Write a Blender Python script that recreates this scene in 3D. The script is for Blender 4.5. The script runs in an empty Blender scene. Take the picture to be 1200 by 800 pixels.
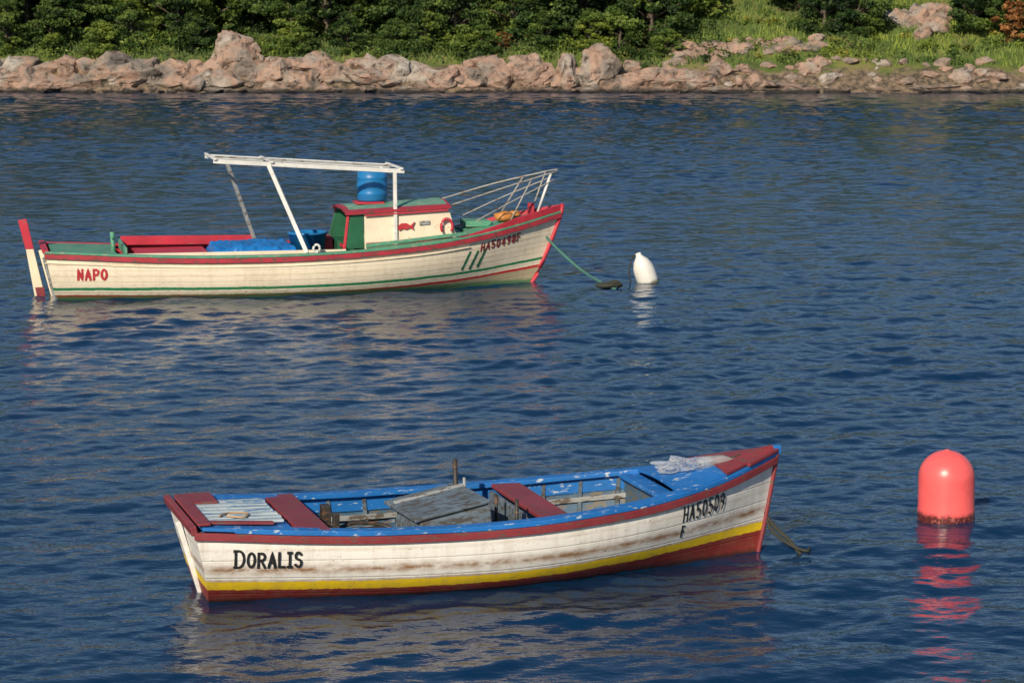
import bpy, bmesh, math, random
import numpy as np
from mathutils import Vector, Matrix, noise
random.seed(7); rng=np.random.default_rng(7)
scene=bpy.context.scene
COL=scene.collection
R=math.radians

# ---------------------------------------------------------------- materials
def newmat(name):
    m=bpy.data.materials.new(name); m.use_nodes=True
    nt=m.node_tree; b=nt.nodes['Principled BSDF']
    return m,nt,b
def N(nt,t,**kw):
    n=nt.nodes.new(t)
    for k,v in kw.items():
        setattr(n,k,v)
    return n
def L(nt,a,b): nt.links.new(a,b)
def ramp(nt,stops,interp='LINEAR'):
    r=N(nt,'ShaderNodeValToRGB'); cr=r.color_ramp; cr.interpolation=interp
    while len(cr.elements)<len(stops): cr.elements.new(0.5)
    for e,(p,c) in zip(cr.elements,stops):
        e.position=p; e.color=(c,c,c,1) if not hasattr(c,'__len__') else (*c,1)
    return r
def noise_n(nt,vec,scale,detail=6,rough=.6,stretch=None):
    n=N(nt,'ShaderNodeTexNoise'); n.inputs['Scale'].default_value=scale
    n.inputs['Detail'].default_value=detail; n.inputs['Roughness'].default_value=rough
    if stretch:
        mp=N(nt,'ShaderNodeMapping'); mp.inputs['Scale'].default_value=stretch
        L(nt,vec,mp.inputs[0]); vec=mp.outputs[0]
    L(nt,vec,n.inputs['Vector']); return n
def mixc(nt,fac,a,b,mode='MIX'):
    m=N(nt,'ShaderNodeMix',data_type='RGBA',blend_type=mode)
    if hasattr(fac,'is_linked') or hasattr(fac,'links'): L(nt,fac,m.inputs[0])
    else: m.inputs[0].default_value=fac
    for i,x in ((6,a),(7,b)):
        if hasattr(x,'links'): L(nt,x,m.inputs[i])
        else: m.inputs[i].default_value=(*x,1)
    return m.outputs[2]
def math_n(nt,op,a,b=0.0,c=None):
    m=N(nt,'ShaderNodeMath',operation=op)
    for i,x in enumerate((a,b) if c is None else (a,b,c)):
        if hasattr(x,'links'): L(nt,x,m.inputs[i])
        else: m.inputs[i].default_value=x
    return m.outputs[0]
def paint(name,col,chip=(.35,.3,.24),amt=.36,scale=9,rough=.55,var=.35,bump=.15,stretch=(1,3,3)):
    m,nt,b=newmat(name); tc=N(nt,'ShaderNodeTexCoord').outputs['Object']
    n1=noise_n(nt,tc,scale,9,.65,stretch); r1=ramp(nt,[(max(0,amt-.03),1),(amt+.02,0)])
    L(nt,n1.outputs[0],r1.inputs[0])
    n2=noise_n(nt,tc,3.1,6,.6); r2=ramp(nt,[(.3,1-var),(.7,1)]); L(nt,n2.outputs[0],r2.inputs[0])
    c=mixc(nt,1.0,col,r2.outputs[0],'MULTIPLY')
    n4=noise_n(nt,tc,30,6,.7,stretch); r4=ramp(nt,[(.5,0),(.75,.28)]); L(nt,n4.outputs[0],r4.inputs[0])
    c=mixc(nt,r4.outputs[0],c,tuple(.5*a+.5*x for a,x in zip((.30,.28,.25),col)))
    c=mixc(nt,r1.outputs[0],c,chip)
    L(nt,c,b.inputs['Base Color']); b.inputs['Roughness'].default_value=rough
    bp=N(nt,'ShaderNodeBump'); bp.inputs['Strength'].default_value=bump; bp.inputs['Distance'].default_value=.01
    L(nt,n1.outputs[0],bp.inputs['Height']); L(nt,bp.outputs[0],b.inputs['Normal'])
    return m
def hullmat(name,bands,stain,planks,white_dirt,seamcol=(.86,.83,.8),zf=.04,foul=(.03,.055,.02),wob=.03):
    m,nt,b=newmat(name); tc=N(nt,'ShaderNodeTexCoord')
    uv=N(nt,'ShaderNodeSeparateXYZ'); L(nt,tc.outputs['UV'],uv.inputs[0]); V=uv.outputs[1]
    ob=tc.outputs['Object']
    n1=noise_n(nt,ob,14,8,.7,(1,1,2.2)); n0=noise_n(nt,ob,2.5,3,.5)
    w=math_n(nt,'MULTIPLY_ADD',n1.outputs[0],wob,-wob/2)
    w2=math_n(nt,'MULTIPLY_ADD',n0.outputs[0],.03,-.015)
    Vp=math_n(nt,'ADD',math_n(nt,'ADD',V,w),w2)
    f=math_n(nt,'MULTIPLY',math_n(nt,'ADD',Vp,.4),1/1.6)
    rp=ramp(nt,[((h+.4)/1.6,c) for h,c in bands],'CONSTANT'); L(nt,f,rp.inputs[0])
    c=rp.outputs[0]
    ns=noise_n(nt,ob,7,7,.7,(1.6,1,.22)); rs=ramp(nt,[(.45,0),(.8,1)]); L(nt,ns.outputs[0],rs.inputs[0])
    c=mixc(nt,math_n(nt,'MULTIPLY',rs.outputs[0],white_dirt),c,(.28,.2,.11))
    nb=noise_n(nt,ob,4.5,8,.72,(.6,1,1.6)); lowf=math_n(nt,'MULTIPLY_ADD',V,-.30,.06)
    rb=ramp(nt,[(.54,0),(.74,1)]); L(nt,math_n(nt,'ADD',nb.outputs[0],lowf),rb.inputs[0])
    upm=ramp(nt,[(0,0.15),(.08,.15),(.12,1)]); L(nt,V,upm.inputs[0])
    c=mixc(nt,math_n(nt,'MULTIPLY',math_n(nt,'MULTIPLY',rb.outputs[0],white_dirt*1.25),upm.outputs[0]),c,(.36,.27,.17))
    for (h,wd,st) in stain:
        d=math_n(nt,'ABSOLUTE',math_n(nt,'SUBTRACT',Vp,h))
        g=math_n(nt,'SUBTRACT',1.0,math_n(nt,'DIVIDE',d,wd)); g=math_n(nt,'MAXIMUM',g,0.0)
        nn=noise_n(nt,ob,5,6,.7,(1,1,2)); r=ramp(nt,[(.32,0),(.56,1)]); L(nt,nn.outputs[0],r.inputs[0])
        g=math_n(nt,'MULTIPLY',math_n(nt,'MULTIPLY',g,r.outputs[0]),st)
        c=mixc(nt,g,c,(.26,.12,.04))
    nc=noise_n(nt,ob,22,8,.7,(1,1,2)); rc=ramp(nt,[(.34,1),(.38,0)]); L(nt,nc.outputs[0],rc.inputs[0])
    c=mixc(nt,math_n(nt,'MULTIPLY',rc.outputs[0],.8),c,(.2,.15,.1))
    ps=math_n(nt,'FRACT',math_n(nt,'DIVIDE',math_n(nt,'ADD',V,2.0),planks))
    pd=math_n(nt,'ABSOLUTE',math_n(nt,'SUBTRACT',ps,.5))
    pr=ramp(nt,[(0.0,0),(.05,1)]); L(nt,pd,pr.inputs[0])
    c=mixc(nt,1.0,c,mixc(nt,pr.outputs[0],seamcol,(1,1,1)),'MULTIPLY')
    sz=N(nt,'ShaderNodeSeparateXYZ'); L(nt,ob,sz.inputs[0])
    zz=math_n(nt,'ADD',sz.outputs[2],math_n(nt,'MULTIPLY_ADD',n1.outputs[0],.10,-.05))
    rz=ramp(nt,[(max(zf-.03,0),1),(zf+.02,0)]); L(nt,zz,rz.inputs[0])
    c=mixc(nt,math_n(nt,'MULTIPLY',rz.outputs[0],.8),c,foul)
    L(nt,c,b.inputs['Base Color']); b.inputs['Roughness'].default_value=.5
    bp=N(nt,'ShaderNodeBump'); bp.inputs['Strength'].default_value=.5; bp.inputs['Distance'].default_value=.006
    hh=math_n(nt,'ADD',pr.outputs[0],math_n(nt,'MULTIPLY',n1.outputs[0],.9))
    L(nt,hh,bp.inputs['Height']); L(nt,bp.outputs[0],b.inputs['Normal'])
    return m

WHITE=(.85,.83,.78)
m_white=paint('white_paint',(.82,.82,.80),(.3,.27,.22),.36)
m_maroon=paint('maroon_paint',(.27,.035,.045),(.14,.07,.055),.42,var=.35)
m_blue=paint('blue_paint',(.010,.18,.58),(.50,.56,.60),.385,var=.3)
m_slat=paint('faded_slats',(.55,.65,.70),(.07,.2,.40),.45,scale=6,stretch=(1,5,3))
m_inner=paint('inner_blue_grey',(.06,.16,.28),(.13,.12,.10),.49,var=.6)
m_dark=paint('bilge',(.06,.065,.07),(.15,.12,.09),.46,var=.6)
m_greyblue=paint('grey_blue_box',(.17,.23,.29),(.08,.075,.07),.48,var=.5)
m_grey=paint('grey_wood',(.38,.40,.40),(.12,.1,.08),.44)
m_cream=paint('cream_paint',(.82,.73,.56),(.4,.3,.18),.36,var=.18)
m_red=paint('red_paint',(.58,.03,.06),(.28,.12,.1),.38)
m_darkred=paint('worn_red_rail',(.46,.03,.055),(.13,.06,.05),.44)
m_green=paint('green_paint',(.10,.36,.23),(.34,.33,.25),.42)
m_dgreen=paint('dark_green_paint',(.01,.13,.06),(.02,.07,.04),.36)
m_roof=paint('roof_green',(.14,.38,.26),(.42,.4,.33),.43)
m_bluepl=paint('blue_plastic',(.01,.20,.52),(.02,.12,.3),.3,rough=.4,bump=.05)
m_tarp=paint('blue_tarp',(.008,.20,.62),(.02,.10,.35),.4,rough=.4,bump=.6)
m_metal=paint('grey_pipe',(.42,.41,.38),(.2,.1,.06),.42,rough=.5)
m_black=paint('black_lettering',(.015,.015,.017),(.45,.42,.36),.31,scale=20)
m_redlet=paint('red_lettering',(.55,.03,.045),(.6,.45,.3),.3,scale=20)
m_maroonlet=paint('maroon_lettering',(.25,.02,.03),(.5,.38,.25),.3,scale=20)
m_greenlet=paint('green_lettering',(.01,.16,.07),(.5,.4,.3),.3,scale=20)
m_rope=paint('old_rope',(.045,.047,.035),(.02,.02,.015),.4,rough=.9,scale=40)
m_grope=paint('green_rope',(.06,.20,.17),(.04,.08,.06),.42,rough=.9,scale=40)
m_orange=paint('orange_bag',(.60,.24,.05),(.3,.12,.03),.4)
m_iron=paint('dark_iron',(.03,.028,.026),(.12,.06,.03),.45)

# ---------------------------------------------------------------- mesh helpers
def mkobj(name,verts,faces,mat,parent=None,smooth=False,uv=None):
    me=bpy.data.meshes.new(name); me.from_pydata([tuple(v) for v in verts],[],faces); me.update()
    if mat: me.materials.append(mat)
    if smooth:
        me.polygons.foreach_set('use_smooth',[True]*len(me.polygons))
    if uv is not None:
        l=me.uv_layers.new(name='UVMap')
        for lp in me.loops: l.data[lp.index].uv=uv[lp.vertex_index]
    o=bpy.data.objects.new(name,me); COL.objects.link(o)
    if parent: o.parent=parent
    return o
def fixn(o):
    bm=bmesh.new(); bm.from_mesh(o.data); bmesh.ops.recalc_face_normals(bm,faces=bm.faces); bm.to_mesh(o.data); bm.free()
def empty(name,loc,rz=0,rx=0,ry=0):
    e=bpy.data.objects.new(name,None); COL.objects.link(e); e.location=loc; e.rotation_euler=(rx,ry,rz); e.empty_display_size=.3
    return e
def bevel(o,w=.006,seg=2):
    m=o.modifiers.new('b','BEVEL'); m.width=w; m.segments=seg; m.limit_method='ANGLE'
def box(name,c,s,mat,parent,rot=(0,0,0),bv=.008,taper=1.0):
    h=[x/2 for x in s]; M=Matrix.Translation(c)@(Matrix.Rotation(rot[2],4,'Z')@Matrix.Rotation(rot[1],4,'Y')@Matrix.Rotation(rot[0],4,'X'))
    vs=[]
    for z in (-1,1):
        k=taper if z>0 else 1
        for x,y in((-1,-1),(1,-1),(1,1),(-1,1)): vs.append(M@Vector((x*h[0]*k,y*h[1]*k,z*h[2])))
    fs=[(0,3,2,1),(4,5,6,7),(0,1,5,4),(1,2,6,5),(2,3,7,6),(3,0,4,7)]
    o=mkobj(name,vs,fs,mat,parent); bevel(o,bv) if bv else None
    return o
def beam(name,a,b,w,h,mat,parent,bv=.006):
    a=Vector(a);b=Vector(b);d=(b-a); l=d.length; q=d.to_track_quat('X','Z'); M=Matrix.Translation((a+b)/2)@q.to_matrix().to_4x4()
    vs=[]
    for x in (-1,1):
        for y,z in((-1,-1),(1,-1),(1,1),(-1,1)): vs.append(M@Vector((x*l/2,y*w/2,z*h/2)))
    fs=[(0,1,2,3),(4,7,6,5),(0,4,5,1),(1,5,6,2),(2,6,7,3),(3,7,4,0)]
    o=mkobj(name,vs,fs,mat,parent); fixn(o); bevel(o,bv); return o
def catmull(pts,n=8):
    P=[Vector(p) for p in pts]; P=[P[0]*2-P[1]]+P+[P[-1]*2-P[-2]]; out=[]
    for i in range(1,len(P)-2):
        for k in range(n):
            t=k/n; a,b,c,d=P[i-1:i+3]
            out.append(.5*((2*b)+(c-a)*t+(2*a-5*b+4*c-d)*t*t+(3*b-a-3*c+d)*t**3))
    out.append(P[-2]); return out
def tube(name,pts,r,mat,parent=None,seg=8,smooth_path=False):
    if smooth_path: pts=catmull(pts)
    P=[Vector(p) for p in pts]; vs=[];fs=[]
    for i,p in enumerate(P):
        d=(P[min(i+1,len(P)-1)]-P[max(i-1,0)]).normalized()
        u=d.cross(Vector((0,0,1)) if abs(d.z)<.9 else Vector((1,0,0))).normalized(); v=d.cross(u)
        rr=r[i] if hasattr(r,'__len__') else r
        for k in range(seg):
            a=2*math.pi*k/seg; vs.append(p+u*math.cos(a)*rr+v*math.sin(a)*rr)
    for i in range(len(P)-1):
        for k in range(seg):
            k2=(k+1)%seg; fs.append((i*seg+k,i*seg+k2,(i+1)*seg+k2,(i+1)*seg+k))
    fs.append(tuple(range(seg))); n=(len(P)-1)*seg; fs.append(tuple(n+k for k in reversed(range(seg))))
    o=mkobj(name,vs,fs,mat,parent,True); fixn(o); return o
def lathe(name,prof,mat,parent=None,M=Matrix(),seg=40):
    vs=[];fs=[]
    for (r,z) in prof:
        for k in range(seg):
            a=2*math.pi*k/seg; vs.append(M@Vector((r*math.cos(a),r*math.sin(a),z)))
    for i in range(len(prof)-1):
        for k in range(seg):
            k2=(k+1)%seg; fs.append((i*seg+k,i*seg+k2,(i+1)*seg+k2,(i+1)*seg+k))
    fs.append(tuple(reversed(range(seg)))); n=(len(prof)-1)*seg; fs.append(tuple(n+k for k in range(seg)))
    o=mkobj(name,vs,fs,mat,parent,True); return o
def interp(xs,ys):
    xs=list(xs);ys=list(ys)
    m=[]
    for i in range(len(xs)):
        a=max(i-1,0);b=min(i+1,len(xs)-1); m.append((ys[b]-ys[a])/(xs[b]-xs[a]))
    def f(x):
        x=min(max(x,xs[0]),xs[-1])
        for i in range(len(xs)-1):
            if x<=xs[i+1]: break
        h=xs[i+1]-xs[i]; t=(x-xs[i])/h
        return (2*t**3-3*t*t+1)*ys[i]+(t**3-2*t*t+t)*h*m[i]+(-2*t**3+3*t*t)*ys[i+1]+(t**3-t*t)*h*m[i+1]
    return f

class Hull:
    def __init__(s,hb,zs,zk,nn,xt,xk,zy,rk=.35): s.hb,s.zs,s.zk,s.nn,s.xt,s.xk,s.zy,s.rk=hb,zs,zk,nn,xt,xk,zy,rk
    def pt(s,u,t,side=-1,thick=0.0):
        n=s.nn(u); g=1-(1-t)**n
        x0=s.xk[0]+(s.xk[1]-s.xk[0])*u; x1=s.xt[0]+(s.xt[1]-s.xt[0])*u
        e=t**(1-s.rk*u)
        y=max(s.hb(u)*g-thick,0.0)
        return Vector((x0+(x1-x0)*e, side*y, s.zk(u)+(s.zs(u)-s.zk(u))*t))
    def tz(s,u,z): return min(max((z-s.zk(u))/(s.zs(u)-s.zk(u)),0),1)
    def surf(s,x,z,side=-1,off=.004):
        lo,hi=0,1
        for _ in range(26):
            mid=(lo+hi)/2
            if s.pt(mid,s.tz(mid,z),side).x<x: lo=mid
            else: hi=mid
        u=(lo+hi)/2; t=s.tz(u,z); p=s.pt(u,t,side)
        du=s.pt(min(u+.005,1),t,side)-s.pt(max(u-.005,0),t,side); dt=s.pt(u,min(t+.01,1),side)-s.pt(u,max(t-.01,0),side)
        n=du.cross(dt).normalized()
        if n.y*side<0: n=-n
        return p+n*off
    def edge(s,u,side,out,up):
        p=s.pt(u,1,side); a=s.pt(max(u-.004,0),1,side); b=s.pt(min(u+.004,1),1,side)
        d=b-a; n=Vector((d.y,-d.x,0)).normalized()
        if n.y*side<0: n=-n
        q=p+n*out; q.z+=up
        if q.y*side<0.0: q.y=0
        return q
def build_hull(H,mat,mat_in,parent,ns=80,nt_=26,thick=.03):
    for nm,th,mm in (('hull',0,mat),('hull_lining',thick,mat_in)):
        vs=[];fs=[];uv=[]
        for side in(-1,1):
            base=len(vs)
            for i in range(ns+1):
                for j in range(nt_+1):
                    t=j/nt_
                    p=H.pt(i/ns,t,side,th)
                    if th and i==0: p.x+=th
                    vs.append(p); uv.append((p.x,p.z-H.zy(i/ns)))
            for i in range(ns):
                for j in range(nt_):
                    a=base+i*(nt_+1)+j; q=(a,a+nt_+1,a+nt_+2,a+1); fs.append(q if side<0 else q[::-1])
        o2=(ns+1)*(nt_+1); b0=len(vs)
        for j in range(nt_+1):
            for k in range(9):
                f=k/8; p=vs[j].lerp(vs[o2+j],f); vs.append(p.copy()); uv.append((p.y,p.z-H.zy(0)))
        for j in range(nt_):
            for k in range(8):
                a=b0+j*9+k; fs.append((a,a+9,a+10,a+1))
        mkobj(nm,vs,fs,mm,parent,True,uv)
def sweep(name,us,prof,mat,parent,bv=0,smooth=False):
    vs=[];fs=[];n=None
    for u in us:
        p=prof(u); n=len(p); vs+=p
    for i in range(len(us)-1):
        for k in range(n):
            k2=(k+1)%n; fs.append((i*n+k,i*n+k2,(i+1)*n+k2,(i+1)*n+k))
    fs.append(tuple(range(n))); b=(len(us)-1)*n; fs.append(tuple(b+k for k in range(n)))
    o=mkobj(name,vs,fs,mat,parent,smooth); fixn(o)
    if bv: bevel(o,bv)
    return o
def lin(a,b,n): return [a+(b-a)*i/n for i in range(n+1)]
def rail(name,H,side,o1,o2,z1,z2,mat,parent,u0=0,u1=1,n=60,bv=.005):
    f=lambda v,u: v(u) if callable(v) else v
    wob=lambda u:.006*noise.noise(Vector((u*9,side*3.3,z2 if not callable(z2) else 1)))
    return sweep(name,lin(u0,u1,n),lambda u:[H.edge(u,side,f(o1,u),f(z1,u)+wob(u)),H.edge(u,side,f(o2,u)+wob(u),f(z1,u)+wob(u)),H.edge(u,side,f(o2,u)+wob(u),f(z2,u)+wob(u)),H.edge(u,side,f(o1,u),f(z2,u)+wob(u))],mat,parent,bv)
def deck(name,H,u0,u1,inset,dz,mat,parent,n=20,th=.025,camber=0.0):
    us=lin(u0,u1,n); K=6; vs=[];fs=[]
    for u in us:
        a=H.edge(u,-1,-inset,dz); b=H.edge(u,1,-inset,dz)
        for k in range(K+1):
            p=a.lerp(b,k/K); p.z+=camber*(1-(2*k/K-1)**2); vs.append(p)
    for i in range(n):
        for k in range(K):
            a=i*(K+1)+k; fs.append((a,a+1,a+K+2,a+K+1))
    o=mkobj(name,vs,fs,mat,parent)
    m=o.modifiers.new('s','SOLIDIFY'); m.thickness=th; m.offset=-1
    return o
def bulkhead(name,H,u,ztop,inset,mat,parent):
    M=10; vs=[]
    for sd in(-1,1):
        for j in range(M+1):
            t=.25+(.75)*j/M; p=H.pt(u,t,sd,inset); p.x=H.pt(u,.8,sd).x; p.z=min(p.z,H.zs(u)+ztop); vs.append(p)
    fs=[(j,j+1,M+2+j,M+1+j) for j in range(M)]
    o=mkobj(name,vs,fs,mat,parent); m=o.modifiers.new('s','SOLIDIFY'); m.thickness=.02
    return o
def floor_at(name,H,u0,u1,z,inset,mat,parent,n=30):
    vs=[];fs=[]
    for u in lin(u0,u1,n):
        for sd in(-1,1):
            p=H.pt(u,H.tz(u,z),sd,inset); p.z=z; vs.append(p)
    for i in range(n): a=2*i; fs.append((a,a+2,a+3,a+1))
    return mkobj(name,vs,fs,mat,parent)
def ribs(H,parent,us,mat,thick,w=.03,d=.03,z0=.05,ztop=-.02):
    vs=[];fs=[]
    for u in us:
        for sd in(-1,1):
            base=len(vs); t0=H.tz(u,z0); M=10
            for j in range(M+1):
                t=t0+(1-t0)*j/M
                a=H.pt(u,t,sd,thick-.004); b=H.pt(u,t,sd,thick+d)
                for p in(a,b):
                    for dx in(-w/2,w/2):
                        q=p.copy(); q.x+=dx; q.z+=ztop*j/M; vs.append(q)
            for j in range(M):
                a=base+4*j; b=a+4
                fs+= [(a,a+1,b+1,b),(a+1,a+3,b+3,b+1),(a+3,a+2,b+2,b+3),(a+2,a,b,b+2)]
            a=base+4*M; fs.append((a,a+1,a+3,a+2))
    o=mkobj('ribs',vs,fs,mat,parent); fixn(o)

# ---------------------------------------------------------------- hand painted letters
def arc(cx,cy,rx,ry,a0,a1,n=10):
    return [(cx+rx*math.cos(R(a0+(a1-a0)*i/n)),cy+ry*math.sin(R(a0+(a1-a0)*i/n))) for i in range(n+1)]
G={
'D':[[(0,0),(0,1)],[(-.1,1),(.25,1)]+arc(.25,.5,.42,.5,90,-90)+[(-.1,0)]],
'O':[arc(.33,.5,.33,.5,90,450,18)],
'0':[arc(.3,.5,.29,.5,90,450,18)],
'R':[[(0,0),(0,1)],[(0,1),(.3,1)]+arc(.3,.75,.3,.25,90,-90)+[(0,.5)],[(.25,.5),(.62,0)]],
'A':[[(0,0),(.32,1),(.64,0)],[(.12,.34),(.52,.34)]],
'L':[[(0,1),(0,0),(.5,0)]],
'I':[[(.15,0),(.15,1)],[(0,1),(.3,1)],[(0,0),(.3,0)]],
'S':[arc(.3,.76,.27,.24,30,270,10)[:-1]+arc(.3,.26,.29,.26,90,-150,10)],
'N':[[(0,0),(0,1),(.55,0),(.55,1)]],
'P':[[(0,0),(0,1)],[(0,1),(.3,1)]+arc(.3,.73,.3,.27,90,-90)+[(0,.46)]],
'H':[[(0,0),(0,1)],[(.55,0),(.55,1)],[(0,.5),(.55,.5)]],
'5':[[(.55,1),(.05,1),(.05,.56),(.25,.6)]+arc(.27,.3,.28,.3,80,-140,9)],
'9':[arc(.3,.72,.27,.28,-20,340,14),[(.57,.75),(.52,.35),(.3,0)]],
'4':[[(.45,0),(.45,1),(0,.32),(.62,.32)]],
'8':[arc(.3,.75,.24,.25,-90,270,14),arc(.3,.25,.29,.25,90,450,14)],
'F':[[(0,0),(0,1),(.5,1)],[(0,.52),(.4,.52)]],
'/':[[(0,0),(.6,1)]],
}
def lettering(name,H,text,x0,z0,h,mat,parent,wf=.75,gap=.28,stroke=.16,slope=0.0,first=1.0,shear=0.0,off=.005):
    vs=[];fs=[];cx=x0; k=0
    for idx,ch in enumerate(text):
        hh=h*(first if idx==0 else 1)
        jz=random.uniform(-.03,.03)*h; wid=0
        for pl in G[ch]:
            k+=1; st=stroke*h/2
            P=[Vector((x*hh*wf+shear*y*hh,y*hh)) for x,y in pl]
            wid=max(wid,max(x for x,y in pl)*hh*wf)
            Q=[]
            for i in range(len(P)-1):
                m=max(1,int((P[i+1]-P[i]).length/.02))
                for j in range(m): Q.append(P[i].lerp(P[i+1],j/m))
            Q.append(P[-1])
            closed=(P[0]-P[-1]).length<1e-4
            base=len(vs)
            for i,q in enumerate(Q):
                pa=Q[i-1] if i>0 else (Q[-2] if closed else Q[0]); pb=Q[i+1] if i<len(Q)-1 else (Q[1] if closed else Q[-1])
                d1=(q-pa); d2=(pb-q)
                if d1.length<1e-6: d1=d2
                if d2.length<1e-6: d2=d1
                d1.normalize(); d2.normalize(); t=(d1+d2)
                if t.length<1e-3: t=d1
                t.normalize(); nn=Vector((-t.y,t.x)); c=max(.55,nn.dot(Vector((-d1.y,d1.x)))); w=st/c*random.uniform(.88,1.14)
                e=Vector((0,0))
                if not closed and i==0: e=-d2*st
                if not closed and i==len(Q)-1: e=d1*st
                for sgn in(-1,1):
                    r=q+nn*w*sgn+e; X=cx+r.x; Z=z0+jz+r.y+slope*(X-x0)
                    vs.append(H.surf(X,Z,-1,off+.0006*k))
            for i in range(len(Q)-1):
                a=base+2*i; fs.append((a,a+1,a+3,a+2))
        cx+=wid+gap*h
    return mkobj(name,vs,fs,mat,parent)
def lump(name,c,s,mat,parent,seed=0,sub=3,amp=.25,freq=1.6,smooth=True):
    bm=bmesh.new(); bmesh.ops.create_icosphere(bm,subdivisions=sub,radius=1)
    for v in bm.verts:
        v.co*=1+amp*noise.noise(v.co*freq+Vector((seed,0,0)))+(amp*.6*abs(noise.noise(v.co*freq*2.3+Vector((0,seed,0)))) if not smooth else 0)
        v.co=Vector((v.co.x*s[0]+c[0],v.co.y*s[1]+c[1],v.co.z*s[2]+c[2]))
    me=bpy.data.meshes.new(name); bm.to_mesh(me); bm.free(); me.materials.append(mat)
    for p in me.polygons: p.use_smooth=smooth
    o=bpy.data.objects.new(name,me); COL.objects.link(o); o.parent=parent; return o

# ================================================================= DORALIS rowing boat
D=empty('rowing_boat',(-2.39,17.80,0),R(17.5))
H1=Hull(hb=interp([0,.2,.4,.55,.7,.85,.94,1],[.59,.71,.78,.77,.66,.42,.20,.015]),
        zs=interp([0,.25,.5,.7,.85,1],[.60,.52,.51,.56,.64,.78]),
        zk=interp([0,.5,1],[-.20,-.25,-.2]),
        nn=interp([0,.4,.75,1],[2.8,3.2,2.3,1.5]),
        xt=(-.13,4.76),xk=(.06,4.56),
        zy=interp([0,.5,1],[.125,.075,.175]),rk=.2)
YEL=(.90,.62,.012); RD=(.27,.030,.024)
m_hull1=hullmat('rowing_boat_hull_paint',[(-.4,RD),(0,YEL),(.070,WHITE)],[(.175,.050,1.0),(.082,.016,.7),(.33,.02,.25)],.145,.40,zf=.012,foul=(.05,.03,.02),wob=.035)
build_hull(H1,m_hull1,m_inner,D)
for sd,nm in((-1,'near'),(1,'far')):
    rail('rub_rail_'+nm,H1,sd,-.005,.030,-.056,.002,m_maroon,D)
    rail('gunwale_cap_'+nm,H1,sd,.020,-.100,.004,.042,m_blue,D,0.06,1)
    rail('stringer_'+nm,H1,sd,-.035,-.080,-.19,-.15,m_grey,D,.08,.8)
    rail('upper_stringer_'+nm,H1,sd,-.03,-.05,-.12,.0,m_blue,D,.08,.9)
floor_at('bilge_floor',H1,.01,.9,.10,.03,m_dark,D)
for i in range(5):
    box('floor_board_%d'%i,(2.1,-.28+.14*i,.125),(2.7,.12,.02),m_dark if i%2 else m_greyblue,D)
ribs(H1,D,[.08+.062*i for i in range(14)],m_greyblue,.03)
box('transom_cap',(-.135,0,.612),(.05,1.22,.07),m_maroon,D,rot=(0,R(-12),0))
deck('stern_deck',H1,.012,.150,.0,.012,m_blue,D)
for i in range(7):
    y=-.42+.118*i
    box('stern_slat_%d'%i,(.27,y,.626),(.58+.05*random.random(),.088,.020),m_slat,D,bv=.004,rot=(0,R(1.8),R(random.uniform(-1,1))))
box('stern_patch',(.05,.36,.650),(.28,.36,.02),m_maroon,D)
box('stern_edge_board',(-.055,-.05,.652),(.10,1.08,.022),m_maroon,D)
box('stern_side_board',(.22,-.50,.632),(.52,.07,.02),m_maroon,D,rot=(0,R(3),R(-4)))
box('aft_thwart',(.76,0,.560),(.24,1.36,.035),m_maroon,D)
box('mid_thwart',(2.66,-.01,.535),(.24,1.48,.036),m_maroon,D)
box('thwart_strut',(2.50,.1,.33),(.04,.9,.38),m_greyblue,D)
bulkhead('fore_bulkhead',H1,.775,-.03,.035,m_inner,D)
box('fore_thwart',(3.66,0,.595),(.16,1.06,.035),m_blue,D)
deck('fore_deck',H1,.79,.992,.02,.02,m_blue,D,camber=.03)
deck('breasthook',H1,.885,.995,-.0,.050,m_maroon,D,camber=.03,th=.02)
tube('bow_rope_coil',[(4.28,.0,.76),(4.32,.08,.77),(4.42,.09,.79),(4.46,0,.81),(4.38,-.05,.80),(4.30,-.02,.78)],.011,m_rope,D,smooth_path=True)
rail('bow_coaming_far',H1,1,.036,-.035,.042,lambda u:.044+.03*min(1,(u-.8)/.1),m_maroon,D,.86,1,20)
rail('bow_coaming_near',H1,-1,.036,-.02,.042,lambda u:.044+.025*min(1,(u-.8)/.1),m_maroon,D,.93,1,20)
tube('stem',[H1.pt(1,t)+Vector((.012,0,0)) for t in lin(0,1,10)]+[H1.pt(1,1)+Vector((.015,0,.05))],.020,m_maroon,D)
box('stem_head',(4.77,0,.835),(.07,.07,.07),m_blue,D)
def wedge(name,c,l,w,z0,za,zb,mat,parent,rz=0):
    Mx=Matrix.Translation((c[0],c[1],0))@Matrix.Rotation(rz,4,'Z'); vs=[]
    for x,z in((-l/2,za),(l/2,zb)):
        for y in(-w/2,w/2):
            vs.append(Mx@Vector((x,y,z0))); vs.append(Mx@Vector((x*.9,y*.9,z)))
    fs=[(0,1,3,2),(4,6,7,5),(0,4,5,1),(2,3,7,6),(1,5,7,3),(0,2,6,4)]
    o=mkobj(name,vs,fs,mat,parent); fixn(o); bevel(o,.012); return o
wedge('engine_box',(1.93,-.04),.64,.66,.12,.50,.59,m_greyblue,D,R(3))
LR=(R(3),R(-9),R(8))
box('engine_box_lid',(1.88,-.02,.585),(.64,.62,.028),m_greyblue,D,rot=LR)
box('lid_batten',(1.87,.17,.614),(.60,.05,.02),m_grey,D,rot=LR)
tube('exhaust_post',[(2.12,.25,.3),(2.11,.25,.86)],.02,m_iron,D)
tube('exhaust_post_b',[(2.18,.2,.3),(2.17,.2,.72)],.012,m_grey,D)
tube('oar_pin',[(2.40,-.46,.3),(2.40,-.46,.66)],.016,m_iron,D)
tube('oar_pin_b',[(2.36,-.05,.3),(2.36,-.05,.62)],.014,m_iron,D)
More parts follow.
